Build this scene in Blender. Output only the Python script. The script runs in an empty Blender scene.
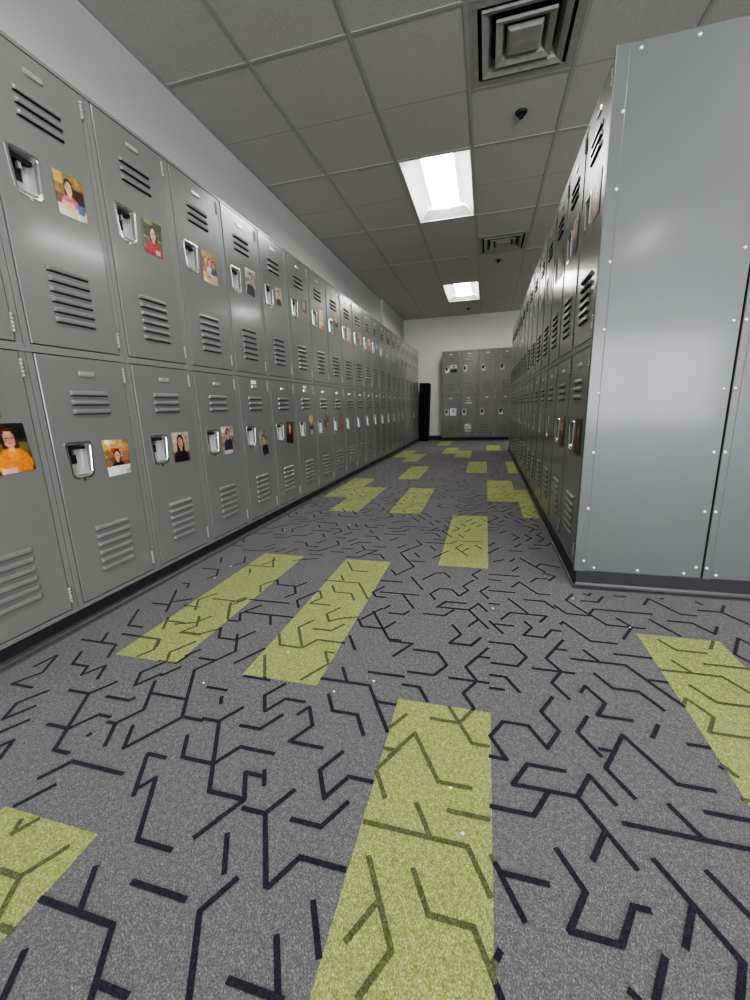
import bpy, math, random
from mathutils import Matrix, Vector
C = bpy.context.scene.collection
SC = bpy.context.scene
PI = math.pi

# ------------------------------------------------------------------ materials
def s2l(c):
    return tuple(((v / 12.92) if v <= .04045 else ((v + .055) / 1.055) ** 2.4) for v in c)

def mat(name, col, rough=.5, metal=0., spec=.5, emit=None, strength=0., bump=None, coat=0., vary=None):
    m = bpy.data.materials.new(name); m.use_nodes = True
    nt = m.node_tree; b = nt.nodes['Principled BSDF']
    b.inputs['Base Color'].default_value = (*col, 1)
    b.inputs['Roughness'].default_value = rough
    b.inputs['Metallic'].default_value = metal
    b.inputs['Specular IOR Level'].default_value = spec
    if coat:
        b.inputs['Coat Weight'].default_value = coat; b.inputs['Coat Roughness'].default_value = .12
    if emit:
        b.inputs['Emission Color'].default_value = (*emit, 1); b.inputs['Emission Strength'].default_value = strength
    tc = nt.nodes.new('ShaderNodeTexCoord')
    if vary:
        sc, lo, hi = vary
        n = nt.nodes.new('ShaderNodeTexNoise'); n.inputs['Scale'].default_value = sc; n.inputs['Detail'].default_value = 3
        r = nt.nodes.new('ShaderNodeValToRGB')
        r.color_ramp.elements[0].position = .3; r.color_ramp.elements[1].position = .7
        r.color_ramp.elements[0].color = (*[v * lo for v in col], 1); r.color_ramp.elements[1].color = (*[v * hi for v in col], 1)
        nt.links.new(tc.outputs['Object'], n.inputs['Vector']); nt.links.new(n.outputs['Fac'], r.inputs['Fac'])
        nt.links.new(r.outputs['Color'], b.inputs['Base Color'])
    if bump:
        sc, st = bump
        n2 = nt.nodes.new('ShaderNodeTexNoise'); n2.inputs['Scale'].default_value = sc; n2.inputs['Detail'].default_value = 2
        bp = nt.nodes.new('ShaderNodeBump'); bp.inputs['Strength'].default_value = st; bp.inputs['Distance'].default_value = .002
        nt.links.new(tc.outputs['Object'], n2.inputs['Vector']); nt.links.new(n2.outputs['Fac'], bp.inputs['Height'])
        nt.links.new(bp.outputs['Normal'], b.inputs['Normal'])
    return m

def carpet(name, stops, fine=430, rough=1.0):
    """tufted carpet: colour ramp over two fine noises"""
    m = bpy.data.materials.new(name); m.use_nodes = True
    nt = m.node_tree; b = nt.nodes['Principled BSDF']
    b.inputs['Roughness'].default_value = rough; b.inputs['Specular IOR Level'].default_value = .08
    b.inputs['Sheen Weight'].default_value = .12
    tc = nt.nodes.new('ShaderNodeTexCoord')
    n = nt.nodes.new('ShaderNodeTexNoise'); n.inputs['Scale'].default_value = fine; n.inputs['Detail'].default_value = 2; n.inputs['Roughness'].default_value = .6
    mp = nt.nodes.new('ShaderNodeMapping'); mp.inputs['Scale'].default_value = (1, .75, 1); mp.inputs['Rotation'].default_value = (0, 0, .35)
    n2 = nt.nodes.new('ShaderNodeTexNoise'); n2.inputs['Scale'].default_value = fine * .28; n2.inputs['Detail'].default_value = 2
    mx = nt.nodes.new('ShaderNodeMath'); mx.operation = 'MULTIPLY_ADD'; mx.inputs[1].default_value = .75
    m2 = nt.nodes.new('ShaderNodeMath'); m2.operation = 'MULTIPLY'; m2.inputs[1].default_value = .25
    r = nt.nodes.new('ShaderNodeValToRGB')
    while len(r.color_ramp.elements) < len(stops): r.color_ramp.elements.new(.5)
    for e, (p, c) in zip(r.color_ramp.elements, stops):
        e.position = p; e.color = (*s2l(c), 1)
    L = nt.links.new
    L(tc.outputs['Object'], mp.inputs['Vector']); L(mp.outputs['Vector'], n.inputs['Vector']); L(mp.outputs['Vector'], n2.inputs['Vector'])
    L(n2.outputs['Fac'], m2.inputs[0]); L(n.outputs['Fac'], mx.inputs[0]); L(m2.outputs[0], mx.inputs[2])
    L(mx.outputs[0], r.inputs['Fac']); L(r.outputs['Color'], b.inputs['Base Color'])
    bp = nt.nodes.new('ShaderNodeBump'); bp.inputs['Strength'].default_value = .5; bp.inputs['Distance'].default_value = .003
    L(mx.outputs[0], bp.inputs['Height']); L(bp.outputs['Normal'], b.inputs['Normal'])
    return m

PAINT = mat('grey_locker_paint', (.172, .178, .164), .28, 0, .5, bump=(900, .02), coat=.45)
PAINT_BODY = mat('grey_frame_paint', (.185, .191, .177), .34, 0, .5, bump=(900, .03), coat=.15)
PANEL = mat('grey_panel_paint', (.098, .111, .108), .44, 0, .5, bump=(420, .05), coat=.2)
DARK = mat('inner_shade_black', (.012, .012, .012), .8)  # near-black standing in for shade in gaps, slits and pockets
NICKEL = mat('nickel_trim', (.72, .72, .69), .22, 1.0)
PLATEM = mat('number_plate_metal', (.62, .62, .58), .3, .7)
STEEL = mat('steel_pocket', (.55, .55, .53), .40, .6)
RIVET = mat('rivet_metal', (.85, .86, .86), .25, .6)
RUBBER = mat('black_rubber_base', (.022, .024, .026), .42, bump=(300, .05))
FOOT = mat('grey_rubber_foot', (.024, .026, .028), .45)
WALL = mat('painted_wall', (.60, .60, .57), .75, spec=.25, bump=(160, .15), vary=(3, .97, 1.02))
WALLB = mat('back_wall_brightened', (.84, .83, .79), .75, spec=.25, bump=(160, .15), vary=(3, .97, 1.02))  # wall paint made paler: the far lamp's brightness is put into the colour
HINGEM = mat('hinge_highlight_paint', (.40, .41, .38), .3, .3)  # lightened so the bright highlights on the knuckles sit in the colour
TILE = mat('ceiling_tile_board', (.57, .555, .525), .95, spec=.1, bump=(130, .9), vary=(170, .80, 1.12))
SCORE = mat('tile_score_line', (.36, .35, .33), .95, spec=.1)
TEE = mat('ceiling_tee_metal', (.42, .41, .39), .55)
LEAKSLAB = mat('light_block_slab', (.2, .2, .2), .95)
LAMP = mat('light_lens', (.9, .9, .88), .6, emit=(1.0, .97, .91), strength=20)
REFL = mat('light_reflector', (.80, .80, .78), .6)
LFRAME = mat('light_frame_white', (.75, .75, .72), .5)
VENT = mat('vent_painted_metal', (.36, .35, .315), .55, vary=(25, .85, 1.1))
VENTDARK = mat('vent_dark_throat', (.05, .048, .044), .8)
SPRK = mat('sprinkler_dark_metal', (.02, .02, .02), .5)
BLACK = mat('black_case_vinyl', (.006, .006, .007), .7, spec=.25, bump=(250, .15))
PAPER = mat('white_sticker_paper', (.8, .8, .78), .7)
GLASS = mat('window_glass', (.9, .95, 1), .05)
GLASS.node_tree.nodes['Principled BSDF'].inputs['Transmission Weight'].default_value = 1
LINT = mat('lint_white', (.8, .8, .78), .9)
CARPET = carpet('grey_carpet', [(.28, (.285, .282, .292)), (.44, (.36, .357, .370)), (.56, (.44, .437, .450)), (.70, (.63, .627, .636))])
LIME = carpet('lime_carpet', [(.30, (.39, .42, .235)), (.46, (.525, .56, .325)), (.56, (.625, .66, .41)), (.68, (.78, .81, .58))])
NAVY = carpet('navy_carpet_yarn', [(.30, (.095, .095, .135)), (.50, (.145, .145, .195)), (.70, (.235, .235, .285))])
OLIVE = carpet('olive_carpet_yarn', [(.30, (.23, .25, .17)), (.50, (.33, .355, .24)), (.70, (.47, .50, .34))])

PHOTO = bpy.data.materials.new('photo_paper'); PHOTO.use_nodes = True
_b = PHOTO.node_tree.nodes['Principled BSDF']; _b.inputs['Roughness'].default_value = .35
_a = PHOTO.node_tree.nodes.new('ShaderNodeVertexColor'); _a.layer_name = 'Col'
PHOTO.node_tree.links.new(_a.outputs['Color'], _b.inputs['Base Color'])

# ------------------------------------------------------------------ mesh helpers
class MB:
    def __init__(s): s.v = []; s.f = []; s.m = []; s.mats = []
    def mi(s, m):
        if m not in s.mats: s.mats.append(m)
        return s.mats.index(m)
    def face(s, pts, m):
        i = len(s.v); s.v += [tuple(p) for p in pts]; s.f.append(tuple(range(i, i + len(pts)))); s.m.append(s.mi(m))
    def box(s, x0, x1, y0, y1, z0, z1, m):
        i = len(s.v)
        s.v += [(x, y, z) for z in (z0, z1) for y in (y0, y1) for x in (x0, x1)]
        for q in ((0, 2, 3, 1), (4, 5, 7, 6), (0, 1, 5, 4), (2, 6, 7, 3), (0, 4, 6, 2), (1, 3, 7, 5)):
            s.f.append(tuple(i + k for k in q)); s.m.append(s.mi(m))
    def loft(s, rings, m, close=True, cap0=False, cap1=False):
        i = len(s.v); n = len(rings[0])
        for r in rings: s.v += [tuple(p) for p in r]
        for a in range(len(rings) - 1):
            for k in range(n if close else n - 1):
                k2 = (k + 1) % n
                s.f.append((i + a * n + k, i + a * n + k2, i + (a + 1) * n + k2, i + (a + 1) * n + k)); s.m.append(s.mi(m))
        if cap0: s.f.append(tuple(i + k for k in reversed(range(n)))); s.m.append(s.mi(m))
        if cap1: s.f.append(tuple(i + (len(rings) - 1) * n + k for k in range(n))); s.m.append(s.mi(m))
    def cyl(s, c, axis, r, h, m, n=14, r2=None):
        r2 = r if r2 is None else r2
        rings = []
        for t, rr in ((0, r), (h, r2)):
            ring = []
            for k in range(n):
                a = 2 * PI * k / n; p = [0, 0, 0]
                p[axis] = t; p[(axis + 1) % 3] = rr * math.cos(a); p[(axis + 2) % 3] = rr * math.sin(a)
                ring.append((c[0] + p[0], c[1] + p[1], c[2] + p[2]))
            rings.append(ring)
        s.loft(rings, m, True, True, True)
    def mesh(s, name, smooth=False):
        me = bpy.data.meshes.new(name); me.from_pydata(s.v, [], s.f)
        for m in s.mats: me.materials.append(m)
        me.polygons.foreach_set('material_index', s.m)
        if smooth: me.polygons.foreach_set('use_smooth', [True] * len(s.f))
        me.update(); return me

def link(name, me, parent=None, loc=(0, 0, 0)):
    o = bpy.data.objects.new(name, me); C.objects.link(o)
    o.location = loc
    if parent: o.parent = parent
    return o

def empty(name, loc, label, cat, group=None, rz=0, sx=1):
    o = bpy.data.objects.new(name, None); C.objects.link(o)
    o.location = loc; o.rotation_euler = (0, 0, rz); o.scale = (sx, 1, 1); o.empty_display_size = .1
    o['label'] = label; o['category'] = cat
    if group: o['group'] = group
    return o

def tag(o, label, cat, group=None):
    o['label'] = label; o['category'] = cat
    if group: o['group'] = group
    return o

def struct(name, me):
    o = link(name, me); o['kind'] = 'structure'; return o

ORD = ['first', 'second', 'third', 'fourth', 'fifth', 'sixth', 'seventh', 'eighth', 'ninth', 'tenth', 'eleventh', 'twelfth', 'thirteenth',
       'fourteenth', 'fifteenth', 'sixteenth', 'seventeenth', 'eighteenth', 'nineteenth', 'twentieth', 'twenty-first', 'twenty-second']

# ------------------------------------------------------------------ dimensions (metres)
CAMH = .794
CEIL = 2.76
XL = -1.476          # face of the left lockers
XR = .400            # face of the right lockers
YP = 1.83            # end panel of the right row
YB = 9.60            # face of the lockers on the far wall
XWL, YWB = -1.955, 9.96
Z0 = .076            # top of the plinths
TX0, TY0, T = -.155, 2.577, .6096     # ceiling grid

# ================================================================== FLOOR
PW, PX0, PY0 = .247, .0341, .963
def plank(c, r): return (PX0 + c * PW, PX0 + (c + 1) * PW, PY0 + r, PY0 + r + 1)
LIMES = [plank(c, r) for c, r in [(-1, -1), (-1, 1), (-3, 0), (-5, 0), (-3, 2), (-5, 2), (-6, 2.5), (0, 2.5), (1, 2), (-1, 4), (1, 4),
         (-4, 3.5), (0, 6.5), (-3, 6), (-2, 5.5), (-6, 5.5), (-5, 5), (-4, 7.5), (2, -.5), (-4, -1.5), (4, -2.5), (1, -2), (-6, -3.5), (-2, -3.5), (5, -1)]]
def in_lime(x, y): return any(a <= x <= b and c <= y <= d for a, b, c, d in LIMES)
POLY = [[(-1332,950),(-1295,887),(-1231,887),(-1209,847),(-1176,904),(-1141,843)],[(-1396,913),(-1348,829),(-1385,765),(-1303,765)],[(-1399,907),(-1408,848)],[(-1239,765),(-1275,703),(-1243,648),(-1209,707)],[(-1169,661),(-1199,611)],[(-1147,578),(-1134,600),(-1105,549)],[(-1178,782),(-1105,782)],[(-1068,844),(-1104,782),(-999,600),(-953,600)],[(-1040,785),(-961,785),(-954,797)],[(-1101,662),(-1032,662),(-998,721),(-959,721)],[(-950,705),(-924,705),(-887,640)],[(-925,705),(-890,765),(-953,874)],[(-919,826),(-806,826)],[(-959,655),(-958,662)],[(-871,709),(-833,644),(-764,764),(-870,947),(-825,1023),(-800,1066),(-855,1161)],[(-762,766),(-702,766)],[(-995,961),(-1031,899),(-998,843),(-961,906)],[(-954,900),(-925,950)],[(-992,964),(-1020,1013),(-976,1088)],[(-953,530),(-922,584),(-775,584)],[(-934,468),(-900,526)],[(-706,547),(-762,644),(-711,644)],[(-708,566),(-692,594),(-622,472),(-545,472)],[(-706,714),(-672,655),(-591,655)],[(-888,448),(-875,424),(-855,458)],[(-742,430),(-778,369),(-824,369)],[(-778,371),(-747,317)],[(-730,308),(-706,308)],[(-705,353),(-553,353),(-510,278)],[(-658,414),(-623,355)],[(-519,293),(-464,293)],[(-658,294),(-632,248)],[(-572,411),(-464,411)],[(-517,502),(-493,545)],[(-776,885),(-710,885)],[(-707,857),(-693,833)],[(-697,955),(-609,955)],[(-690,1067),(-626,956)],[(-764,1007),(-710,1102)],[(-465,1066),(-516,978)],[(-463,1068),(-498,1129),(-467,1129)],[(-896,1006),(-843,1006)],[(-554,950),(-589,890),(-556,834),(-523,891),(-465,891)],[(-463,843),(-444,876),(-409,816),(-444,755),(-357,755)],[(-593,774),(-536,774),(-503,832)],[(-706,773),(-658,773),(-623,833)],[(-657,775),(-552,593),(-467,593),(-501,652),(-457,652)],[(-462,667),(-444,634)],[(-589,653),(-554,713),(-464,713)],[(-496,543),(-467,592)],[(-459,576),(-409,576),(-374,637)],[(-408,576),(-342,462),(-336,462),(-304,517),(-218,517)],[(-305,756),(-339,696),(-304,635),(-270,695),(-217,695)],[(-411,936),(-377,877),(-307,877),(-272,816)],[(-412,1060),(-379,1002)],[(-458,997),(-307,997),(-216,839)],[(-267,936),(-217,936)],[(-326,1057),(-228,1057)],[(-212,788),(-183,788)],[(-176,796),(-213,732)],[(-214,724),(-181,666)],[(-351,578),(-288,578),(-253,638)],[(-459,522),(-424,462)],[(-397,459),(-429,403),(-376,312)],[(-253,459),(-217,397)],[(-290,403),(-256,344)],[(-333,342),(-249,342)],[(-182,547),(-114,429),(-148,370)],[(-150,484),(-184,424)],[(-300,1237),(-220,1237),(-270,1152)],[(-211,1203),(-130,1203),(-95,1142),(-129,1084),(-208,1084)],[(-259,1058),(-216,1058)],[(-212,1022),(-164,1022),(-133,968)],[(-97,1266),(-26,1266),(-3,1306)],[(29,1263),(-38,1146),(-3,1085),(-39,1023),(-8,969),(-42,909)],[(2,1208),(33,1208)],[(-83,1083),(30,1083)],[(34,1302),(111,1302),(148,1238),(117,1183),(41,1183)],[(36,1122),(79,1122),(114,1061)],[(34,1062),(72,1062)],[(277,1365),(207,1244),(242,1184),(207,1124),(243,1062)],[(161,1182),(277,1182)],[(248,1304),(276,1304)],[(285,1258),(337,1258)],[(200,1060),(163,996),(197,936),(162,875),(125,938),(65,938),(33,882),(68,821),(32,821)],[(191,818),(113,818),(78,759),(205,759),(240,819)],[(148,756),(114,697),(33,697)],[(-74,962),(-9,849),(29,849)],[(-116,908),(-46,908)],[(-180,908),(-213,853)],[(-196,767),(-148,850),(-77,728),(-8,728)],[(-114,667),(-79,608)],[(-51,668),(28,668)],[(-208,607),(-156,607),(-10,607),(30,536)],[(-101,546),(-66,487),(4,487),(29,442),(43,417)],[(43,467),(30,445)],[(32,601),(81,515)],[(50,577),(124,577)],[(419,1314),(525,1314)],[(286,1258),(436,1258),(473,1192),(528,1098)],[(331,1316),(366,1255)],[(479,1196),(525,1196)],[(335,1195),(369,1135),(434,1135),(472,1070)],[(278,1097),(296,1129),(332,1066),(301,1013),(381,1013)],[(275,1003),(240,943),(277,879)],[(279,900),(303,900)],[(316,782),(279,846),(343,957),(412,837),(479,837)],[(437,1011),(410,965)],[(240,818),(275,758)],[(205,758),(275,638)],[(376,782),(410,722)],[(438,781),(512,781)],[(481,960),(523,960)],[(520,904),(528,910),(542,886)],[(584,1434),(616,1378),(699,1378)],[(579,1315),(613,1255)],[(529,1256),(685,1256),(724,1189)],[(666,1314),(777,1314)],[(580,1195),(616,1132),(696,1132)],[(532,1110),(546,1133),(581,1071),(547,1012),(633,1012)],[(524,828),(539,828)],[(240,695),(206,637)],[(278,720),(484,720)],[(389,661),(423,602)],[(147,640),(182,580),(147,518),(218,518),(251,576),(274,576)],[(309,661),(379,538),(351,489)],[(340,595),(308,538)],[(274,517),(244,465)],[(214,466),(222,460)],[(-433,1860),(-398,1799),(-330,1918),(-437,2104),(-343,2265),(-385,2338)],[(-457,1724),(-352,1724)],[(-428,1606),(-257,1606)],[(-320,1789),(-249,1665)],[(-328,1606),(-259,1487)],[(-264,1772),(-229,1832),(-215,1856),(-172,1871),(-140,1818)],[(-122,1689),(-88,1632),(-52,1694),(-76,1735),(-32,1810)],[(-183,1580),(-211,1629),(-176,1691),(-129,1691)],[(-1,1939),(-40,1871),(-13,1825)],[(35,1754),(-1,1692),(33,1633)],[(37,1710),(142,1710)],[(-56,1569),(-137,1569),(-168,1516),(-42,1516),(-6,1577),(28,1517)],[(-41,1513),(30,1392)],[(-39,1391),(-7,1446)],[(-213,1452),(-132,1452),(-101,1505)],[(-375,1460),(-358,1491)],[(-349,1430),(-289,1430),(-273,1458)],[(39,1892),(172,1892)],[(38,1828),(86,1828)],[(36,1588),(75,1588)],[(36,1444),(81,1367)],[(54,1426),(120,1426)],[(114,1646),(178,1536)],[(79,1467),(113,1526),(246,1526),(216,1474)],[(161,1468),(183,1428),(150,1369),(218,1369),(249,1424),(279,1424)],[(-97,1389),(-63,1330),(-98,1269),(-26,1269),(5,1322)],[(175,1651),(253,1651),(285,1595)],[(134,1765),(170,1828),(235,1716),(282,1716)],[(219,1835),(247,1884),(299,1884)],[(285,1952),(334,1923),(301,1866)],[(146,1950),(179,2008)],[(196,2135),(260,2024),(289,2073),(371,2042)],[(263,2024),(297,1965)],[(60,2062),(114,2099)],[(141,2075),(169,2123)],[(376,1742),(339,1678),(401,1570),(429,1619),(628,1619)],[(405,1573),(445,1502),(567,1502)],[(286,1624),(322,1561),(402,1561)],[(399,1685),(459,1685),(492,1742)],[(419,1755),(437,1741),(452,1766)],[(538,1759),(581,1759)],[(627,1696),(663,1759),(732,1639),(780,1639)],[(494,1560),(527,1504),(474,1413)],[(605,1574),(665,1472)],[(666,1576),(742,1576),(781,1509),(813,1565)],[(806,1687),(883,1687),(917,1746)],[(882,1686),(934,1596)],[(832,1761),(843,1742)],[(708,1763),(720,1770)],[(754,1460),(723,1407)],[(862,1463),(842,1497),(781,1391),(809,1342)],[(286,1474),(298,1494),(365,1378),(444,1378)],[(-1405,1011),(-1249,1011),(-1209,942)],[(-1349,1068),(-1315,1011)],[(-1383,1247),(-1317,1131),(-1251,1131)],[(-1286,1074),(-1122,1074),(-1088,1014),(-1114,969)],[(-1356,1438),(-1250,1254)],[(-1366,1308),(-1285,1308)],[(-1292,1335),(-1223,1377)],[(-1381,1514),(-1349,1514),(-1326,1474)],[(-1204,1213),(-1160,1136)],[(-1183,1192),(-1115,1192)],[(-1086,1249),(-1047,1183),(-1078,1130),(-991,1130)],[(-1214,1318),(-1138,1318)],[(-952,1007),(-928,1049)],[(-1414,1863),(-1368,1784)],[(-1414,1698),(-1319,1698),(-1277,1625),(-1299,1586)],[(-1282,1888),(-1240,1815),(-1270,1763)],[(-1157,1738),(-1128,1687)],[(-1116,1916),(-1087,1866),(-1123,1804)],[(-948,1639),(-918,1587),(-833,1587),(-794,1519),(-821,1472)],[(-826,1577),(-792,1637)],[(-988,1888),(-864,1941)],[(-723,1398),(-758,1458),(-698,1563),(-661,1498),(-692,1444),(-603,1444)],[(-969,1424),(-781,1424)],[(-920,1319),(-809,1319),(-711,1319)],[(-803,1309),(-771,1252)],[(-904,1251),(-935,1304),(-888,1385)],[(-910,1247),(-954,1247),(-1030,1379),(-997,1436)],[(-946,1191),(-910,1128),(-839,1128),(-802,1193)],[(-707,1200),(-668,1133),(-585,1133),(-552,1191),(-453,1191)],[(-655,1255),(-589,1141)],[(-656,1252),(-619,1316)],[(-595,1257),(-525,1257),(-494,1311)],[(-553,1430),(-588,1370),(-559,1320),(-522,1350),(-458,1375)],[(-661,1627),(-626,1566),(-551,1566),(-517,1508)],[(-713,1677),(-548,1677),(-463,1529)],[(-660,1745),(-629,1691)],[(-685,1919),(-625,1814),(-544,1814)],[(-454,1361),(-425,1311),(-340,1311),(-309,1366)],[(-412,1430),(-307,1248),(-265,1248)],[(-441,1360),(-401,1429),(-383,1459)],[(-424,1659),(-459,1597),(-437,1558),(-393,1558)],[(-448,1238),(-403,1160)],[(-958,1500),(-994,1562),(-951,1637)],[(-1198,1782),(-1048,1782),(-1108,1886)],[(-1133,1398),(-1004,1398),(-986,1430)],[(-965,1261),(-1020,1357),(-980,1426)],[(-1070,1135),(-997,1135),(-945,1183)],[(-1140,1177),(-1070,1204),(-1038,1259)],[(-1198,1073),(-1117,1073),(-1092,1030)],[(-1022,964),(-953,964),(-945,1011)],[(-1141,1293),(-1189,1377),(-1149,1445)]]
ZONE = [(-1.75, .95), (-.64, .22), (.37, .48), (1.06, 1.82), (.42, 2.22), (.02, 2.15), (-.15, 1.94), (-1.0, 1.97), (-1.9, 1.9)]
def inside(x, y, P=ZONE):
    r = False; j = len(P) - 1
    for i in range(len(P)):
        if (P[i][1] > y) != (P[j][1] > y) and x < (P[j][0] - P[i][0]) * (y - P[i][1]) / (P[j][1] - P[i][1]) + P[i][0]: r = not r
        j = i
    return r
lines = [[(a / 1000, b / 1000) for a, b in pl] for pl in POLY]
rnd = random.Random(7)
used = set()
def nd(i, j): return (i * .072 + j * .036, j * .06235)
DIRS = [(1, 0), (0, 1), (-1, 1), (-1, 0), (0, -1), (1, -1)]
def region(x, y): return (-1.49 < x < .42 and 2.0 < y < 9.8) or (-1.9 < x < 3.2 and -1.6 < y <= 2.05)
for t in range(60000):
    x = rnd.uniform(-1.5, 3.0); y = rnd.uniform(-1.6, 9.8)
    j = round(y / .06235); i = round((x - j * .036) / .072)
    if (i, j) in used: continue
    d = rnd.randrange(6); path = [(i, j)]
    for s in range(rnd.choice((1, 2, 2, 3, 3, 4, 5))):
        L = rnd.choice((1, 1, 1, 2))
        ok = True; q = path[-1]; step = []
        for k in range(L):
            q = (q[0] + DIRS[d][0], q[1] + DIRS[d][1])
            w = nd(*q)
            if q in used or q in path or not region(*w) or inside(*w): ok = False; break
            step.append(q)
        if not ok: break
        path += step
        d = (d + rnd.choice((1, -1))) % 6
    if len(path) < 2 or inside(*nd(*path[0])) or not region(*nd(*path[0])): continue
    used.update(path)
    if rnd.random() < .8: lines.append([nd(*p) for p in path])
    if rnd.random() < .2 and len(path) > 2:          # a branch leaving the walk
        q = path[len(path) // 2]; a = nd(*q); dd = nd(*rnd.choice(DIRS)); lines.append([a, (a[0] + dd[0], a[1] + dd[1])])
fl = MB()
for gx in range(13):
    for gy in range(30):
        a, c = -2.1 + gx * .47, -4.6 + gy * .487
        fl.face([(a, c, 0), (a + .47, c, 0), (a + .47, c + .487, 0), (a, c + .487, 0)], CARPET)
for a, b, c, d in LIMES: fl.face([(a, c, .0006), (b, c, .0006), (b, d, .0006), (a, d, .0006)], LIME)
HW = .0050
seg = 0
for pl in lines:
    for k, (a, b) in enumerate(zip(pl, pl[1:])):
        seg += 1; zr = .0012 + (seg % 23) * .00003
        L = math.hypot(b[0] - a[0], b[1] - a[1])
        if L < 1e-4: continue
        ux, uy = (b[0] - a[0]) / L, (b[1] - a[1]) / L
        e = HW * .6
        a = (a[0] - ux * e, a[1] - uy * e); L += 2 * e
        n = max(1, int(L / .012)); flags = [in_lime(a[0] + ux * L * (q + .5) / n, a[1] + uy * L * (q + .5) / n) for q in range(n)]
        s = 0
        for q in range(1, n + 1):
            if q == n or flags[q] != flags[s]:
                p0 = (a[0] + ux * L * s / n, a[1] + uy * L * s / n); p1 = (a[0] + ux * L * q / n, a[1] + uy * L * q / n)
                fl.face([(p0[0] + uy * HW, p0[1] - ux * HW, zr), (p1[0] + uy * HW, p1[1] - ux * HW, zr),
                         (p1[0] - uy * HW, p1[1] + ux * HW, zr), (p0[0] - uy * HW, p0[1] + ux * HW, zr)], OLIVE if flags[s] else NAVY)
                s = q
struct('floor', fl.mesh('floor'))
lt = MB()
for k in range(16):
    x, y = [(-1.28, 1.75), (-1.27, 1.6), (.05, 1.55), (.37, 1.70), (-.62, 1.1), (-.9, 2.6), (-.3, 1.02), (.52, 1.5), (-.4, .95), (-.55, 2.9), (-1.15, 3.0), (.1, 2.3), (-.05, .72), (-.02, .63), (-.8, .9), (-1.3, 2.4)][k]
    r = .0035
    ring = [(x + r * math.cos(q * 1.05 + k) * (1 + .4 * (q % 2)), y + r * math.sin(q * 1.05 + k), .0006) for q in range(6)]
    lt.loft([ring, [(x + (p[0] - x) * .5, y + (p[1] - y) * .5, .003) for p in ring]], LINT, True, True, True)
o = link('carpet_lint', lt.mesh('carpet_lint')); tag(o, 'tiny white crumbs of lint scattered on the grey carpet', 'lint'); o['kind'] = 'stuff'

# ================================================================== CEILING
ce = MB()
CX0, CX1, CY0, CY1 = XWL, 4.0, -4.5, YWB
def clip(a, b, lo, hi): return max(a, lo), min(b, hi)
holes = {(-1, -10), (-1, -9), (3, -10), (3, -9), (-1, 2), (-1, 3), (-1, 8), (-1, 9), (-1, -4), (-1, -3), (0, 0), (0, 5), (3, -4), (3, -3), (3, 2), (3, 3), (3, 8), (3, 9)}
for c in range(-4, 8):
    for r in range(-13, 13):
        if (c, r) in holes: continue
        x0, x1 = clip(TX0 + c * T, TX0 + (c + 1) * T, CX0, CX1); y0, y1 = clip(TY0 + r * T, TY0 + (r + 1) * T, CY0, CY1)
        if x1 - x0 < .01 or y1 - y0 < .01: continue
        ce.face([(x0, y0, CEIL), (x0, y1, CEIL), (x1, y1, CEIL), (x1, y0, CEIL)], TILE)
        if r % 2 == 1 and (c, r - 1) not in holes: ce.face([(x0, y0 - .004, CEIL - .0005), (x0, y0 + .004, CEIL - .0005), (x1, y0 + .004, CEIL - .0005), (x1, y0 - .004, CEIL - .0005)], SCORE)
ce.box(CX0, CX1, CY0, CY1, 2.99, 3.02, LEAKSLAB)  # unseen slab added above the tiles to stop world light leaking in
struct('ceiling', ce.mesh('ceiling'))
tg = MB()
for c in range(-3, 8):
    x = TX0 + c * T
    if CX0 + .02 < x < CX1: tg.box(x - .0115, x + .0115, CY0, CY1, CEIL - .005, CEIL + .03, TEE)
for c in range(-4, 8):
    x0, x1 = clip(TX0 + c * T, TX0 + (c + 1) * T, CX0, CX1)
    if x1 - x0 < .02: continue
    for r in range(-13, 13):
        y = TY0 + r * T
        if not CY0 < y < CY1: continue
        if r % 2 and not ((c, r) in ((0, 5), (0, 1)) ): continue
        if (c, r) in holes and (c, r - 1) in holes: continue
        w = .0095
        tg.box(x0 + .0115, x1 - .0115, y - w, y + w, CEIL - .0045, CEIL + .03, TEE)
# wall angle
tg.box(XWL, XWL + .018, CY0, CY1, CEIL - .006, CEIL + .02, TEE); tg.box(XWL, CX1, YWB - .018, YWB, CEIL - .006, CEIL + .02, TEE)
struct('trim_1', tg.mesh('ceiling_grid'))

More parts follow.
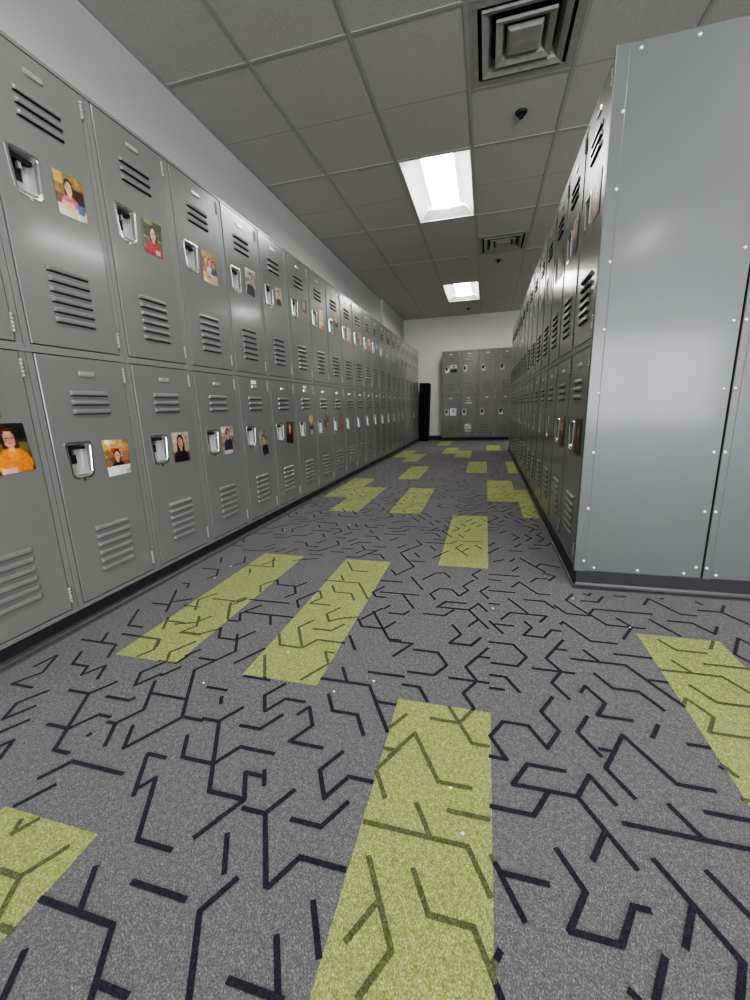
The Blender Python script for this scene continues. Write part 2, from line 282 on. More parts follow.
def troffer(c, r, label):
    x0, y0 = TX0 + c * T + .012, TY0 + r * T + .012; w, l = T - .024, 2 * T - .024
    e = empty('ceiling_light', (x0 + w / 2, y0 + l / 2, CEIL), label, 'light', 'ceiling light panels')
    hw, hl = w / 2, l / 2
    f = MB(); t = .012
    for a, b, cc, d in ((-hw, -hw + t, -hl, hl), (hw - t, hw, -hl, hl), (-hw + t, hw - t, -hl, -hl + t), (-hw + t, hw - t, hl - t, hl)):
        f.box(a, b, cc, d, -.003, .012, LFRAME)
    f.box(-hw, hw, -hl, hl, .135, .14, LFRAME)
    for s in (-1, 1):
        f.face([(s * hw, -hl, 0), (s * hw, hl, 0), (s * hw, hl, .14), (s * hw, -hl, .14)], LFRAME)
        f.face([(-hw, s * hl, 0), (hw, s * hl, 0), (hw, s * hl, .14), (-hw, s * hl, .14)], LFRAME)
    link('frame', f.mesh('light_frame'), e)
    a, b = hw - t, hl - t; lw = .135; el = .10; zt = .085
    for s in (-1, 1):
        q = MB(); pts = []
        for k in range(7):
            u = k / 6; pts.append((s * (a + (lw - a) * u), .004 + zt * math.sin(u * PI / 2)))
        q.loft([[(px, -b, pz) for px, pz in pts], [(px, b, pz) for px, pz in pts]], REFL, False)
        link('side_reflector', q.mesh('side_reflector', True), e)
    q = MB()
    ring = lambda y: [(lw * math.cos(PI * k / 8), y, zt + .004 - .030 * math.sin(PI * k / 8)) for k in range(9)]
    q.loft([ring(-b + .02), ring(b - .02)], LAMP, False, False, False)
    link('lens', q.mesh('lens', True), e)
    for s in (-1, 1):
        q = MB(); q.face([(-a, s * b, .004), (a, s * b, .004), (lw + .06, s * (b - el), zt - .02), (-lw - .06, s * (b - el), zt - .02)], REFL)
        link('end_reflector', q.mesh('end_reflector'), e)
    return e
troffer(-1, 2, 'bright ceiling light panel nearest in view, above the middle of the aisle')
troffer(-1, 8, 'bright ceiling light panel at the far end, near the back wall')
for c, r, lb in ((-1, -4, 'ceiling light panel directly above the camera position, out of frame'), (3, -4, 'added ceiling light panel over the open floor right of camera, out of frame'), (-1, -10, 'ceiling light panel behind the camera in line with the aisle, out of frame'), (3, -10, 'added ceiling light panel far behind the camera on the right, out of frame'), (3, 8, 'ceiling light panel behind the far end of the right locker row, out of frame'), (3, 2, 'ceiling light panel just behind the near part of right locker row, out of frame')):  # right-hand panels beside and behind the camera are unseen, added for fill light
    troffer(c, r, lb)

def diffuser(c, r, label):
    x0, y0 = TX0 + c * T + .012, TY0 + r * T + .012; w = T - .024; h = w / 2
    e = empty('air_vent', (x0 + h, y0 + h, CEIL), label, 'vent', 'ceiling air vents')
    f = MB(); t = .045
    for a, b, cc, d in ((-h, -h + t, -h, h), (h - t, h, -h, h), (-h + t, h - t, -h, -h + t), (-h + t, h - t, h - t, h)):
        f.box(a, b, cc, d, -.004, .006, VENT)
    link('frame', f.mesh('vent_frame'), e)
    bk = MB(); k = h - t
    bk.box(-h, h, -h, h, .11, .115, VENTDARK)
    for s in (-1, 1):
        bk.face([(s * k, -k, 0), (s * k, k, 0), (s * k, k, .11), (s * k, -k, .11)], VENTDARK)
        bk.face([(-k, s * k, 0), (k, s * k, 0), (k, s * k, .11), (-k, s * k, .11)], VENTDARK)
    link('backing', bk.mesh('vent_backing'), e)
    sq = lambda q, z: [(-q, -q, z), (q, -q, z), (q, q, z), (-q, q, z)]
    for outer, inner, zo, zi in ((.226, .176, -.012, .045), (.152, .102, -.014, .04)):
        rg = MB(); rg.loft([sq(outer, zo + .016), sq(outer, zo), sq(outer - .034, zo + .012), sq(inner, zi), sq(inner - .004, zi + .002), sq(outer - .036, zo + .016), sq(outer, zo + .016)], VENT)
        link('deflector_ring', rg.mesh('deflector_ring'), e)
    pn = MB(); pn.loft([sq(.080, -.014), sq(.06, .02)], VENT, True, True, True); pn.loft([sq(.094, .004), sq(.080, -.014)], VENT)
    link('center_panel', pn.mesh('center_panel'), e)
diffuser(0, 0, 'large square air vent at the top of the picture, above the end panel')
diffuser(0, 5, 'small-looking square air vent farther down the ceiling, right of the lights')

def sprinkler(x, y, label):
    b = MB()
    b.cyl((x, y, CEIL - .012), 2, .034, .0125, SPRK, 18, .042); b.cyl((x, y, CEIL - .028), 2, .010, .02, SPRK, 10)
    b.cyl((x, y, CEIL - .036), 2, .016, .004, SPRK, 12)
    for s in (-1, 1): b.box(x + s * .012 - .002, x + s * .012 + .002, y - .003, y + .003, CEIL - .034, CEIL - .012, SPRK)
    o = link('fire_sprinkler', b.mesh('fire_sprinkler', False)); tag(o, label, 'sprinkler', 'ceiling sprinklers')
sprinkler(.182, 3.50, 'dark ceiling sprinkler head nearest, just beyond the large air vent')
sprinkler(.113, 6.535, 'dark ceiling sprinkler head just beyond the second air vent')
sprinkler(-.409, 9.36, 'dark ceiling sprinkler head between the far light and back wall')

# ================================================================== WALLS
def wallbox(name, *b, m1=WALL):
    m = MB(); m.box(*b, m1); return struct(name, m.mesh(name))
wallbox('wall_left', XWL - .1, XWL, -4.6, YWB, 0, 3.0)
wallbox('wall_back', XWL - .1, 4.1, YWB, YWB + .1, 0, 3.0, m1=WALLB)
wallbox('trim_2', XWL, XWL + .055, 7.95, YWB, 0, CEIL - .004)
wallbox('wall_right', 4.0, 4.1, -4.6, YWB, 0, 3.0)
m = MB()
WX0, WX1, WZ0, WZ1 = 1.2, 3.8, .35, 1.9
for bx in ((XWL - .1, WX0, 0, 3.0), (WX1, 4.1, 0, 3.0), (WX0, WX1, 0, WZ0), (WX0, WX1, WZ1, 3.0)): m.box(bx[0], bx[1], -4.6, -4.5, bx[2], bx[3], WALL)
struct('wall_front', m.mesh('wall_front'))
m = MB(); w = .04
for a, b, c, d in ((WX0, WX1, WZ0, WZ0 + w), (WX0, WX1, WZ1 - w, WZ1), (WX0, WX0 + w, WZ0, WZ1), (WX1 - w, WX1, WZ0, WZ1), (2.48, 2.52, WZ0, WZ1)): m.box(a, b, -4.57, -4.52, c, d, LFRAME)
struct('window_1', m.mesh('window_1'))

LFOOT = mat('paler_grey_rubber_foot', (.06, .062, .063), .4)  # paler copy of the foot rubber; FOOT is darkened against the daylight
def plinth(name, pts_xy, z1, FOOT=FOOT, prof=((0, .020), (.003, .011), (.009, .006), (.020, .0035), (.025, .0))):
    """pts: closed outline of the plinth box (x0,x1,y0,y1) with a cove foot on the given sides"""
    (x0, x1, y0, y1), sides = pts_xy
    b = MB(); b.box(x0, x1, y0, y1, 0, z1, RUBBER)
    def strip(fn):
        b.loft([[fn(t, d, z) for d, z in prof] for t in (0, 1)], FOOT, False)
    if 'E' in sides: strip(lambda t, d, z: (x1 + d, y0 + (y1 - y0) * t, z))
    if 'W' in sides: strip(lambda t, d, z: (x0 - d * .55, y0 + (y1 - y0) * t - (d if t == 0 else 0), z))
    if 'S' in sides: strip(lambda t, d, z: (x0 - (d * .55 if t == 0 else 0) + (x1 - x0) * t, y0 - d, z))
    return struct(name, b.mesh(name))
NL, NR, NB = 22, 14, 4
PL, PR, PB = .398, .405, .394
YL0 = 1.078 - .398                     # near edge of the first left unit
plinth('baseboard_left', ((XWL + .0, XL - .026, YL0, YL0 + NL * PL), 'E'), Z0, LFOOT, ((0, .022), (.003, .013), (.009, .007), (.020, .0035), (.026, .0)))
plinth('baseboard_right', ((XR + .003, XR + 1.0, YP + .001, YP + .03 + NR * PR), 'WS'), Z0)
plinth('baseboard_back', ((-.972, -.972 + NB * PB, YB + .025, YWB), 'S'), Z0)
m = MB(); m.box(XWL + .055, 4.0, YWB - .012, YWB - .001, 0, .10, RUBBER); struct('baseboard_rear', m.mesh('baseboard_rear'))

# ================================================================== LOCKERS
UW, DW, GAP = .398, .347, .0035
UH = 1.967 - Z0
b = MB(); H0, H1 = 0, UH
zl0, zl1, zu0, zu1 = .095 - Z0, 1.010 - Z0, 1.042 - Z0, 1.951 - Z0
sx0 = (UW - DW) / 2
b.box(.0012, sx0 - GAP, .0040, .03, H0, H1 - .001, PAINT_BODY); b.box(UW - sx0 + GAP, UW - .0012, .0040, .03, H0, H1 - .001, PAINT_BODY)
b.box(.0007, UW - .0007, .0005, .028, zu1 + GAP, H1, PAINT_BODY); b.box(.0007, UW - .0007, .0005, .028, zl1 + GAP, zu0 - GAP, PAINT_BODY); b.box(.0007, UW - .0007, .0005, .028, H0, zl0 - GAP, PAINT_BODY)
b.box(.0007, .004, .03, .45, H0, H1, PAINT_BODY); b.box(UW - .004, UW - .0007, .03, .45, H0, H1, PAINT_BODY)
b.box(.004, UW - .004, .446, .45, H0, H1, PAINT_BODY); b.box(.004, UW - .004, .03, .446, H1 - .004, H1, PAINT_BODY); b.box(.004, UW - .004, .03, .446, H0, H0 + .004, PAINT_BODY)
b.box(.004, UW - .004, .05, .054, H0 + .004, H1 - .004, DARK)  # black sheet gives the door gaps their inner shade
BODY = b.mesh('locker_body')

# door: origin at its top-left corner, x to the right, z up, front at y = 0
CUPX, CUPZ = .0920, -.304       # centre of the pocket's top edge
HOLE = [(CUPX - .043, CUPZ - .008), (CUPX + .043, CUPZ - .008), (CUPX + .034, CUPZ - .124), (CUPX - .034, CUPZ - .124)]
def make_door(h, name):
    d = MB(); W = DW; c = .0013; y1 = .014
    o = [(0, 0), (W, 0), (W, -h), (0, -h)]; i = [(c, -c), (W - c, -c), (W - c, -h + c), (c, -h + c)]
    R = lambda P, y: [(p[0], y, p[1]) for p in P]
    d.loft([R(o, y1), R(o, c), R(i, 0), R(HOLE, 0), R(HOLE, .012)], PAINT)
    d.loft([R(HOLE, y1), R(o, y1)], PAINT)
    cx = W / 2 + .0025; hw = .0785
    for z0 in [-.119 - .0335 * k for k in range(3)] + [-.639 - .0335 * k for k in range(6)]:
        prof = [(0, .001), (.0030, 0), (.0062, -.0020), (.0090, -.0056), (.0102, -.0102), (.0098, -.0142), (.0080, -.0170)]
        st = [(-hw, .12), (-hw + .003, .75), (-hw + .007, 1), (hw - .007, 1), (hw - .003, .75), (hw, .12)]
        d.loft([[(cx + sx, -p * k, z0 + z) for p, z in prof] for sx, k in st], PAINT, False)
        lip = [[(cx + sx, -.0080 * k, z0 - .0170), (cx + sx, -.0002, z0 - .0205)] for sx, k in st]
        d.loft(lip, DARK, False)  # black face stands in for the shade in the louver opening
    me = d.mesh(name); return me
DOOR_LO = make_door(zl1 - zl0, 'locker_door_lower'); DOOR_UP = make_door(zu1 - zu0, 'locker_door_upper')

# nickel-rimmed recessed handle pocket, origin on the door at the pocket's top centre
def outline(ins, zt=0.):
    tw, bw, hh, r, rb = .0545 - ins, .0440 - ins, .140 - 2 * ins, .010, .017
    t = -ins
    return [(-tw + r, t), (tw - r, t), (tw - r * .3, t - r * .3), (tw, t - r), (bw + .002, t - hh + rb), (bw - rb * .3, t - hh + rb * .3), (bw - rb, t - hh),
            (-bw + rb, t - hh), (-bw + rb * .3, t - hh + rb * .3), (-bw - .002, t - hh + rb), (-tw, t - r), (-tw + r * .3, t - r * .3)]
cu = MB(); R = lambda P, y: [(p[0], y, p[1]) for p in P]
cu.loft([R(outline(0), 0), R(outline(.0012), -.0028), R(outline(.0072), -.0034), R(outline(.0092), -.001)], NICKEL)
cu.loft([R(outline(.0092), -.001), R(outline(.011), .010), R(outline(.017), .036)], STEEL, True, False, True)
cu.cyl((0, -.003, -.143), 1, .006, .004, NICKEL, 10)
cu.box(-.004, .005, .020, .036, -.050, -.026, STEEL)          # lift latch bar inside the pocket
cu.box(-.038, .038, .014, .036, -.030, -.0185, DARK)  # this block and the sheet below paint the shade in the pocket's top
cu.box(-.034, .012, .0345, .036, -.085, -.030, DARK)
cu.cyl((-.022, .026, -.078), 1, .005, .006, NICKEL, 10)
CUP = cu.mesh('recessed_handle')
pl_ = MB()
pl_.loft([[(x, -.001, z) for x, z in ((-.031, 0), (.031, 0), (.031, -.017), (.022, -.020), (-.022, -.020), (-.031, -.017))],
          [(x, -.0055, z) for x, z in ((-.029, -.002), (.029, -.002), (.029, -.015), (.021, -.018), (-.021, -.018), (-.029, -.015))]], PLATEM, True, True, True)
for s in (-.02, .02): pl_.cyl((s, -.007, -.009), 1, .0028, .002, STEEL, 8)
PLATE = pl_.mesh('number_plate')
st_ = MB(); st_.box(-.030, .030, -.0012, -.0002, -.016, .006, PAPER); STICK = st_.mesh('number_sticker')
hg = MB()
for k in range(5): hg.cyl((0, 0, -.012 * (k + 1) + .0006), 2, .0044, .0108, HINGEM, 10)
HINGE = hg.mesh('hinge', True)

def locker(loc, rz, label, group, sx, stick=False, sy=1):
    e = empty('locker', loc, label, 'locker', group, rz, sx)
    e.scale = (sx, sy, 1)
    link('locker_body', BODY, e)
    for me, zt, h in ((DOOR_LO, zl1, zl1 - zl0), (DOOR_UP, zu1, zu1 - zu0)):
        d = link('door', me, e, (sx0, 0, zt))
        link('recessed_handle', CUP, d, (CUPX, 0, CUPZ))
        link('number_plate', PLATE, d, (DW / 2 + .004, 0, -.047))
        if stick and zt == zl1:
            s = link('number_sticker', STICK, d, (DW / 2, 0, -.022)); s['label'] = 'white number sticker'
        for zh in (-.022, -h + .085): link('hinge', HINGE, d, (DW + .0017, -.002, zh))
    return e

def lab(side, k): return ORD[k]
LNOTE = {0: 'orange-shirt photo below', 1: 'pink-shirt photo above', 2: 'red-hoodie photo above', 3: 'family-table photo above', 4: 'dark-jacket man photo above',
         5: 'narrow dark portrait above', 6: 'ragged reddish photo above'}
for k in range(NL):
    note = LNOTE.get(k)
    label = f'two-tier grey locker, {ORD[k]} from the camera along the left row' + (', ' + note if note else '')
    if k == NL - 1: label = 'two-tier grey locker at the far end of the left row, beside the black case'
    locker((XL, YL0 + k * PL, Z0), PI / 2, label, 'lockers of the left row', 1.0, k in (4, 6))
for k in range(NR):
    label = f'two-tier grey locker, {ORD[k]} from the riveted end panel along the right row'
    if k == NR - 1: label = 'two-tier grey locker at the far end of the right row'
    locker((XR, YP + .03 + (k + 1) * PR, Z0), -PI / 2, label, 'lockers of the right row', PR / UW, False)
BL = ['two-tier grey locker farthest left on the back wall, with two photos', 'two-tier grey locker second from left on the back wall',
      'two-tier grey locker third from left on the back wall', 'two-tier grey locker fourth from left on the back wall, partly hidden']
for k in range(NB): locker((-.972 + k * PB, YB, Z0), 0, BL[k], 'lockers on the back wall', PB / UW, sy=.74)

# ------------------------------------------------------------------ riveted end panels
rv = MB()
n = 10
rv.loft([[(.0068 * math.cos(2 * PI * k / n), 0, .0068 * math.sin(2 * PI * k / n)) for k in range(n)],
         [(.0058 * math.cos(2 * PI * k / n), -.003, .0058 * math.sin(2 * PI * k / n)) for k in range(n)],
         [(.0025 * math.cos(2 * PI * k / n), -.0045, .0025 * math.sin(2 * PI * k / n)) for k in range(n)]], RIVET, True, False, True)
RIV = rv.mesh('rivet', True)
def sheet(x0, x1, y, z0, z1, fold):
    s = MB()
    s.box(x0, x1, y + .004, y + .024, z0, z1, PANEL)
    a, b = fold
    # the folded flange stands 3 mm proud with a rounded lip
    s.loft([[(a, y + .004, z), (a, y + .001, z), (a + .002, y, z), (b - .004, y, z), (b - .001, y + .001, z), (b, y + .004, z)] for z in (z0, z1)], PANEL, False)
    s.face([(a, y + .004, z1), (a, y, z1), (b, y, z1), (b, y + .004, z1)], PANEL)
    return s.mesh('end_panel')
ZR = [.12 + .2345 * k for k in range(8)]
e = empty('locker_end_panel', (XR - .008, YP, Z0), 'wide blue-grey riveted sheet metal end panel closing the right locker row', 'panel')
def pchild(name, me, parent, x, y, z): return link(name, me, parent, (x - parent.location.x, y - parent.location.y, z - parent.location.z))
pm = pchild('sheet', sheet(.392, .8665, YP, .074, 1.957, (.392, .436)), e, 0, 0, 0)
for z in ZR:
    pchild('rivet', RIV, e, .428, YP, z)
    pchild('rivet', RIV, e, .846, YP + .004, z)
for x in (.471, .637, .806):
    pchild('rivet', RIV, e, x, YP + .004, .090); pchild('rivet', RIV, e, x - .003, YP + .004, 1.936)
e2 = empty('locker_bank', (.872, YP, Z0), 'neighbouring locker bank behind the right row, riveted blue-grey end at the right edge', 'locker')
bk = MB(); bk.box(.8725, 1.345, YP + .03, YP + .03 + NR * PR, Z0, 1.957, PAINT_BODY)
pchild('carcass', bk.mesh('bank_carcass'), e2, 0, 0, 0)
pchild('end_sheet', sheet(.8725, 1.345, YP, .074, 1.957, (.8725, .9)), e2, 0, 0, 0)
for z in ZR: pchild('rivet', RIV, e2, .881, YP, z)
for x in (.918, 1.085, 1.25): pchild('rivet', RIV, e2, x, YP + .004, .090)

# ------------------------------------------------------------------ black case in the far corner
bc = MB()
def rr(x0, x1, z0, z1, r, n=5):
    P = []
    for cx, cz, a0 in ((x1 - r, z1 - r, 0), (x0 + r, z1 - r, 90), (x0 + r, z0 + r, 180), (x1 - r, z0 + r, 270)):
        for k in range(n + 1):
            a = math.radians(a0 + 90 * k / n); P.append((cx + r * math.cos(a), cz + r * math.sin(a)))
    return P
P0 = rr(-.115, .115, .0, 1.30, .025); P1 = rr(-.109, .109, .006, 1.294, .021)
bc.loft([[(x, -.114, z) for x, z in P1], [(x, -.12, z) for x, z in P0], [(x, .12, z) for x, z in P0], [(x, .114, z) for x, z in P1]], BLACK, True, True, True)
bc.box(-.116, -.112, -.06, .06, .55, .75, FOOT)
bc.box(.112, .117, -.05, .05, .60, .66, FOOT)
o = link('black_case', bc.mesh('black_case')); o.location = (-1.40, 9.66, .012); o.rotation_euler = (0, math.radians(2.0), 0)
tag(o, 'tall slim black case standing in the far corner between left lockers and back wall', 'case')

# ------------------------------------------------------------------ photo prints on the doors
def ell(u, v, cx, cy, rx, ry): return ((u - cx) / rx) ** 2 + ((v - cy) / ry) ** 2
def shade(spec, u, v, r):
    """u 0..1 left to right, v 0..1 top to bottom"""
    bg = spec['bg']; k = min(len(bg) - 1, int(v * len(bg))); c = bg[k]
    for x0, y0, x1, y1, cc in spec.get('rects', ()):
        if x0 <= u <= x1 and y0 <= v <= y1: c = cc
    for hx, hy, hs, hair, skin, shirt, long_ in spec.get('people', ()):
        if long_ and ell(u, v, hx, hy + .12 * hs / .2, hs * 1.05, hs * 1.6) < 1: c = hair
        if ell(u, v, hx, hy + hs * 2.75, hs * 2.0, hs * 1.75) < 1: c = shirt
        if abs(u - hx) < hs * .3 and hy < v < hy + hs * 1.35: c = skin
        if ell(u, v, hx, hy - hs * .18, hs * .92, hs * 1.02) < 1: c = hair
        if ell(u, v, hx, hy + hs * .12, hs * .70, hs * .90) < 1: c = skin
        if ell(u, v, hx, hy + hs * .52, hs * .27, hs * .09) < 1: c = tuple(min(1, q * .8 + .1) if i == 0 else q * .6 for i, q in enumerate(skin))
        for s in (-1, 1):
            if ell(u, v, hx + s * hs * .27, hy + hs * .02, hs * .11, hs * .09) < 1: c = tuple(q * .35 for q in skin)
    for x0, y0, x1, y1, cc in spec.get('front', ()):
        if x0 <= u <= x1 and y0 <= v <= y1: c = cc
    j = 1 + r.uniform(-.10, .10)
    return tuple(min(1, q * j) for q in c)

def print_mesh(quad, spec, seed):
    """quad: four (x, z) corners in door coordinates: top left, top right, bottom right, bottom left"""
    r = random.Random(seed); NX, NY = 30, 40
    blobs = [(r.random(), r.random(), r.uniform(.04, .16), r.uniform(.04, .13), r.uniform(.55, 1.35), r.uniform(-.06, .06)) for _ in range(26)]
    tl, tr, br, bl = quad; V = []; F = []; cols = []
    for j in range(NY + 1):
        for i in range(NX + 1):
            u, v = i / NX, j / NY
            x = (tl[0] * (1 - u) + tr[0] * u) * (1 - v) + (bl[0] * (1 - u) + br[0] * u) * v
            z = (tl[1] * (1 - u) + tr[1] * u) * (1 - v) + (bl[1] * (1 - u) + br[1] * u) * v
            curl = .002 * (u - .5) ** 2 * 4
            V.append((x, -.0012 - curl * .6, z)); cc = shade(spec, u, v, r)
            for bx, by, brx, bry, bk_, bt in blobs:
                if ell(u, v, bx, by, brx, bry) < 1: cc = (min(1, cc[0] * (1 + (bk_ - 1) * .45) + bt * .5), min(1, cc[1] * (1 + (bk_ - 1) * .45)), min(1, max(0, cc[2] * (1 + (bk_ - 1) * .45) - bt * .5)))
            cc = tuple(max(0, min(1, q * (1.08 - .18 * u))) for q in cc)
            cols.append((*s2l(cc), 1))
    for j in range(NY):
        for i in range(NX):
            a = j * (NX + 1) + i; F.append((a, a + NX + 1, a + NX + 2, a + 1))
    me = bpy.data.meshes.new('photo_print'); me.from_pydata(V, [], F)
    at = me.color_attributes.new('Col', 'FLOAT_COLOR', 'POINT')
    for k, c in enumerate(cols): at.data[k].color = c
    me.materials.append(PHOTO); me.polygons.foreach_set('use_smooth', [True] * len(F)); me.update(); return me

SK, SK2, SK3 = (.86, .66, .54), (.80, .58, .46), (.62, .42, .31)
BR, BKH, RD, BL_ = (.25, .16, .11), (.09, .07, .07), (.52, .24, .12), (.75, .62, .38)
P = {
 'U0': dict(bg=[(.62, .50, .26), (.55, .42, .22), (.45, .33, .22), (.5, .42, .36)], rects=[(0, 0, .3, .25, (.74, .60, .30)), (.65, .3, 1, .6, (.22, .15, .13))], people=[(.48, .30, .17, BR, SK, (.80, .36, .46), True)], front=[(0, .74, 1, 1, (.86, .78, .70)), (.72, .62, .95, .84, (.30, .42, .68)), (.2, .64, .6, .8, (.84, .70, .60))]),
 'U1': dict(bg=[(.25, .30, .16), (.32, .35, .22), (.38, .36, .24), (.4, .35, .26)], rects=[(.1, 0, .5, .12, (.42, .46, .28)), (0, .5, 1, .56, (.55, .52, .40))], people=[(.52, .36, .21, (.20, .09, .08), SK, (.66, .12, .18), True)], front=[(.62, .82, .85, .96, SK)]),
 'U2': dict(bg=[(.66, .50, .28), (.58, .40, .22), (.45, .30, .20), (.5, .40, .30)], people=[(.25, .30, .11, BR, SK, (.70, .40, .30), True), (.52, .32, .12, BR, SK, (.70, .74, .82), True), (.80, .34, .11, BKH, SK2, (.28, .24, .34), False)], front=[(0, .68, 1, 1, (.82, .72, .56)), (.4, .76, .5, .82, (.3, .2, .16))]),
 'U3': dict(bg=[(.70, .69, .66), (.66, .65, .62), (.58, .57, .55)], rects=[(0, 0, 1, .05, (.85, .84, .8))], people=[(.52, .34, .20, BKH, SK2, (.14, .13, .16), False)]),
 'U4': dict(bg=[(.74, .68, .60), (.70, .64, .56)], people=[(.50, .34, .22, BKH, SK2, (.13, .11, .12), False)]),
 'U5': dict(bg=[(.36, .38, .34), (.34, .33, .31)], people=[(.45, .42, .28, RD, SK2, (.28, .22, .24), True)]),
 'U6': dict(bg=[(.80, .77, .66), (.76, .72, .60)], people=[(.45, .36, .20, BL_, SK, (.86, .80, .70), True)], front=[(.3, .78, .9, 1, (.72, .50, .30))]),
 'U7': dict(bg=[(.62, .48, .36), (.3, .24, .20)], people=[(.5, .36, .24, BR, SK, (.16, .13, .14), True)]),
 'U8': dict(bg=[(.84, .80, .76), (.82, .78, .74)], people=[(.5, .34, .22, BR, SK, (.84, .72, .66), True)], front=[(.3, .84, .95, 1, (.74, .42, .30))]),
 'U9': dict(bg=[(.66, .60, .50), (.60, .52, .42)], people=[(.3, .36, .16, BKH, SK2, (.30, .24, .24), False), (.7, .38, .16, RD, SK, (.72, .68, .64), True)]),
 'U10': dict(bg=[(.85, .82, .80), (.80, .74, .72)], people=[(.5, .38, .22, BR, SK, (.78, .34, .30), True)], front=[(0, .85, 1, 1, (.80, .40, .34))]),
 'U11': dict(bg=[(.60, .68, .74), (.52, .60, .66)], people=[(.5, .38, .22, BL_, SK, (.40, .46, .54), False)]),
 'L-1': dict(bg=[(.16, .14, .12), (.20, .18, .13), (.42, .38, .20), (.36, .30, .16), (.2, .17, .14)], rects=[(.62, 0, 1, .30, (.13, .11, .10))], people=[(.60, .30, .19, (.26, .15, .10), (.86, .62, .52), (.90, .52, .13), True)], front=[(.30, .88, .62, 1, (.84, .66, .60))]),
 'L0': dict(bg=[(.78, .62, .38), (.72, .56, .34), (.52, .36, .22), (.62, .38, .30)], rects=[(.1, 0, .5, .12, (.90, .80, .62)), (.3, .24, .6, .36, (.70, .22, .16)), (.72, .35, 1, .62, (.68, .42, .36))], people=[(.5, .44, .15, BR, SK, (.12, .11, .15), False)], front=[(0, .74, 1, 1, (.90, .87, .86))]),
 'L1': dict(bg=[(.74, .68, .60), (.66, .58, .50), (.42, .33, .30)], people=[(.48, .34, .22, BKH, (.74, .52, .42), (.13, .10, .13), True)]),
 'L2': dict(bg=[(.70, .62, .56), (.58, .46, .42), (.62, .50, .44)], rects=[(0, 0, .4, .2, (.82, .78, .74))], people=[(.52, .26, .17, BKH, SK2, (.20, .17, .30), False)], front=[(.2, .86, .8, 1, (.72, .68, .72))]),
 'L3': dict(bg=[(.52, .54, .48), (.50, .50, .46)], people=[(.55, .36, .18, BKH, SK2, (.12, .13, .18), False)], front=[(.25, .62, .9, 1, (.11, .12, .17))]),
 'L4': dict(bg=[(.34, .24, .16), (.28, .16, .12)], people=[(.48, .30, .22, RD, SK, (.24, .06, .07), True)], front=[(.15, .68, .9, 1, (.22, .05, .07))]),
 'L5': dict(bg=[(.74, .70, .54), (.46, .46, .42), (.34, .34, .33)], people=[(.5, .26, .22, (.82, .76, .52), SK, (.20, .20, .22), False)], front=[(.2, .75, .9, 1, (.62, .62, .64))]),
 'L6': dict(bg=[(.52, .52, .48), (.42, .40, .38)], people=[(.52, .38, .22, BKH, (.70, .44, .36), (.34, .14, .14), True)], front=[(.5, .75, .95, .95, (.72, .64, .50))]),
 'L7': dict(bg=[(.46, .40, .36), (.52, .36, .34)], people=[(.48, .34, .24, (.24, .12, .10), SK2, (.66, .30, .32), True)]),
 'R0': dict(bg=[(.34, .27, .22), (.30, .21, .17)], people=[(.5, .34, .22, BKH, SK3, (.36, .22, .16), True)]),
 'R1': dict(bg=[(.62, .54, .48), (.36, .28, .24)], people=[(.5, .34, .22, BR, SK, (.50, .24, .20), False)]),
 'R2': dict(bg=[(.7, .66, .6), (.5, .44, .4)], people=[(.5, .34, .22, RD, SK, (.24, .26, .4), True)]),
 'BU': dict(bg=[(.72, .72, .72), (.4, .4, .4)], people=[(.45, .36, .24, BKH, (.75, .72, .7), (.06, .06, .07), True)], front=[(.4, .6, 1, 1, (.05, .05, .06))]),
 'BLo': dict(bg=[(.86, .88, .90), (.80, .84, .88)], people=[(.5, .34, .22, (.62, .68, .78), (.80, .76, .74), (.90, .92, .94), True)]),
}
QU = {0: [(.184, -.311), (.296, -.306), (.294, -.447), (.187, -.450)], 1: [(.178, -.313), (.290, -.309), (.279, -.450), (.171, -.449)], 2: [(.174, -.310), (.293, -.308), (.289, -.466), (.168, -.464)],
      3: [(.193, -.275), (.316, -.273), (.300, -.432), (.181, -.426)], 4: [(.180, -.297), (.270, -.288), (.266, -.408), (.176, -.411)], 5: [(.236, -.273), (.325, -.266), (.316, -.365), (.228, -.370)],
      6: [(.190, -.278), (.300, -.271), (.293, -.438), (.182, -.433)], 7: [(.185, -.235), (.302, -.245), (.293, -.351), (.177, -.353)], 8: [(.180, -.293), (.297, -.298), (.292, -.449), (.170, -.441)],
      9: [(.186, -.278), (.325, -.286), (.318, -.415), (.184, -.405)], 10: [(.205, -.294), (.325, -.294), (.318, -.437), (.190, -.432)], 11: [(.200, -.296), (.315, -.297), (.308, -.419), (.192, -.421)]}
QL = {-1: [(.181, -.226), (.311, -.228), (.323, -.383), (.185, -.390)], 0: [(.189, -.308), (.315, -.313), (.305, -.453), (.197, -.457)], 1: [(.174, -.303), (.289, -.304), (.285, -.450), (.173, -.448)],
      2: [(.168, -.296), (.284, -.294), (.287, -.454), (.163, -.456)], 3: [(.170, -.352), (.278, -.339), (.302, -.502), (.194, -.512)], 4: [(.196, -.294), (.310, -.305), (.285, -.470), (.172, -.452)],
      5: [(.214, -.262), (.310, -.262), (.309, -.425), (.221, -.426)], 6: [(.160, -.237), (.266, -.228), (.290, -.374), (.186, -.384)], 7: [(.230, -.258), (.303, -.256), (.310, -.428), (.220, -.431)]}
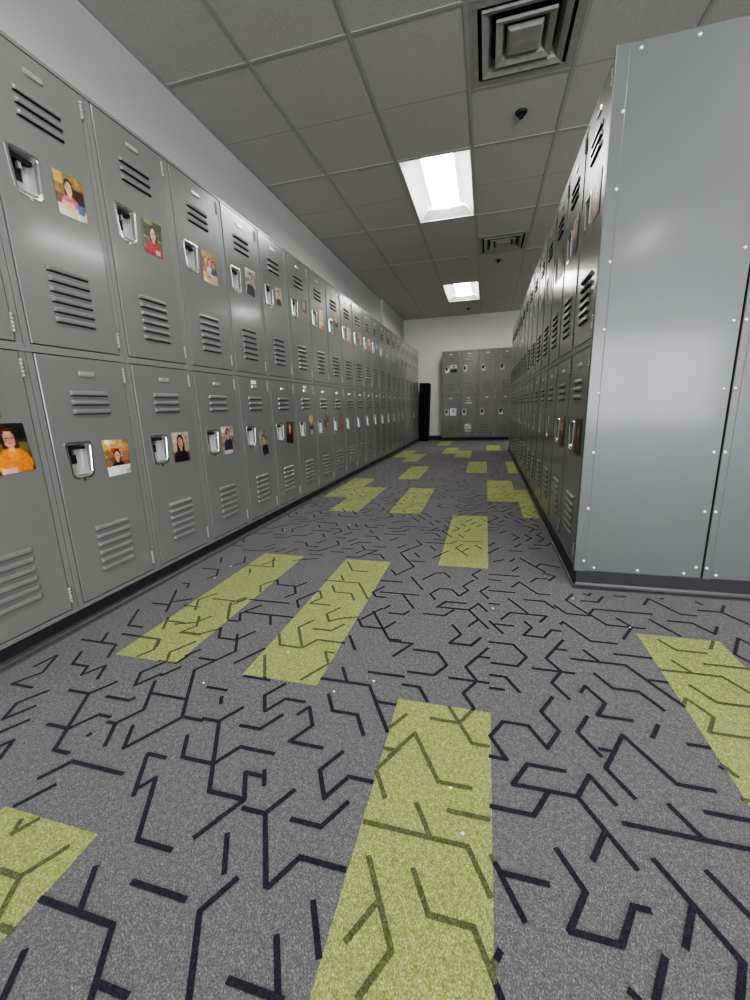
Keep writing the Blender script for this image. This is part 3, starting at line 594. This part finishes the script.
TXT = {'U0': 'photo print of person in pink shirt at a white table', 'U1': 'photo print of long-haired person in a red hoodie', 'U2': 'photo print of three people at a table, warm orange tones',
       'U3': 'photo print of man in dark jacket against light grey', 'U4': 'narrow photo print of dark-haired person in black on tan', 'U5': 'small low-contrast photo print of a reddish-haired person, set high', 'U6': 'pale cream photo print of fair-haired person',
       'U7': 'photo print, tan above and dark below, set high on its door', 'U8': 'pale photo print of brown-haired person with rust bottom strip', 'U9': 'photo print of two people on tan background',
       'U10': 'photo print of person in a coral red top on white', 'U11': 'bluish photo print of fair-haired person', 'L-1': 'large photo print of smiling person in an orange shirt',
       'L0': 'photo print of person in black behind a white table', 'L1': 'photo print of smiling girl with long black hair', 'L2': 'photo print of person in a navy shirt standing',
       'L3': 'tilted photo print of person in dark patterned clothes, hung low', 'L4': 'photo print of red-haired person in dark red dress', 'L5': 'photo print with pale blond head at top, grey below',
       'L6': 'photo print of dark-haired person, tilted and hung high', 'L7': 'narrow photo print of person in pinkish red'}
def put_print(quad, spec, seed, loc, rz, sx, label, group):
    cx = sum(p[0] for p in quad) / 4; cz = min(p[1] for p in quad)
    q = [(x - cx, z - cz) for x, z in quad]
    M = Matrix.Rotation(rz, 4, 'Z')
    off = M @ Vector((cx * sx, -.0006, cz))
    o = link('photo_print', print_mesh(q, spec, seed)); o.location = Vector(loc) + off; o.rotation_euler = (0, 0, rz); o.scale = (sx, 1, 1)
    tag(o, label, 'photo', group); return o
for k, q in QU.items():
    put_print(q, P[f'U{k}'], 10 + k, (XL, 1.104 + k * PL, 1.951), PI / 2, 1, TXT[f'U{k}'] + ', upper tier, left row', 'photo prints on the left lockers')
for k, q in QL.items():
    put_print(q, P[f'L{k}'], 40 + k, (XL, 1.104 + k * PL, 1.010), PI / 2, 1, TXT[f'L{k}'] + ', lower tier, left row', 'photo prints on the left lockers')
RQ = [(.19, -.29), (.305, -.292), (.30, -.45), (.187, -.448)]
RL = {(0, 'lo'): 'reddish brown photo print on the nearest lower door of the right row', (1, 'lo'): 'dark photo print on the second lower door of the right row',
      (0, 'up'): 'brown photo print on the nearest upper door of the right row', (1, 'up'): 'reddish photo print on the second upper door of the right row',
      (2, 'up'): 'photo print on the third upper door of the right row', (3, 'up'): 'photo print on the fourth upper door of the right row', (4, 'up'): 'photo print on the fifth upper door of the right row'}
for (k, w), lb in RL.items():
    put_print(RQ, P[['R0', 'R1', 'R2'][(k + (w == 'up') * 1) % 3] if (k, w) != (0, 'lo') else 'R0'], 70 + k, (XR, YP + .03 + (k + 1) * PR - sx0 * PR / UW, 1.951 if w == 'up' else 1.010), -PI / 2, PR / UW, lb, 'photo prints on the right lockers')
for w, key, lb in (('up', 'BU', 'black and white photo print on the far left upper door of the back wall lockers'), ('lo', 'BLo', 'white photo print on the far left lower door of the back wall lockers')):
    put_print([(.165, -.28), (.31, -.28), (.31, -.44), (.165, -.44)], P[key], 90, (-.972 + sx0 * PB / UW, YB, 1.951 if w == 'up' else 1.010), 0, PB / UW, lb, 'photo prints on the back lockers')

# ================================================================== LIGHT, WORLD, CAMERA
wd = bpy.data.worlds.new('World'); SC.world = wd; wd.use_nodes = True
bg = wd.node_tree.nodes['Background']
bg.inputs['Color'].default_value = (.78, .87, 1.0, 1); bg.inputs['Strength'].default_value = 1.0
ld = bpy.data.lights.new('daylight', 'AREA'); ld.shape = 'RECTANGLE'; ld.size = WX1 - WX0 - .1; ld.size_y = WZ1 - WZ0 - .1; ld.energy = 200; ld.color = (.90, .96, 1.0)
lo = bpy.data.objects.new('daylight', ld); C.objects.link(lo); lo.location = ((WX0 + WX1) / 2, -4.65, (WZ0 + WZ1) / 2); lo.rotation_euler = (PI / 2, 0, 0)

cam = bpy.data.cameras.new('camera'); co = bpy.data.objects.new('camera', cam); C.objects.link(co)
right = Vector((.9660274, .2565959, -.0308159)); down = Vector((.0276283, -.2210904, -.9748620)); fwd = Vector((-.2569587, .9408919, -.2206687))
M = Matrix.Identity(4)
for r in range(3):
    M[r][0] = right[r]; M[r][1] = -down[r]; M[r][2] = -fwd[r]
M.translation = (0, 0, CAMH)
co.matrix_world = M
cam.sensor_fit = 'VERTICAL'; cam.sensor_height = 36; cam.lens = 36 * 406.4 / 1000; cam.clip_start = .02
SC.camera = co
SC.view_settings.view_transform = 'AgX'; SC.view_settings.look = 'AgX - Medium High Contrast'
SC.view_settings.exposure = 0.86; SC.view_settings.gamma = 1.0
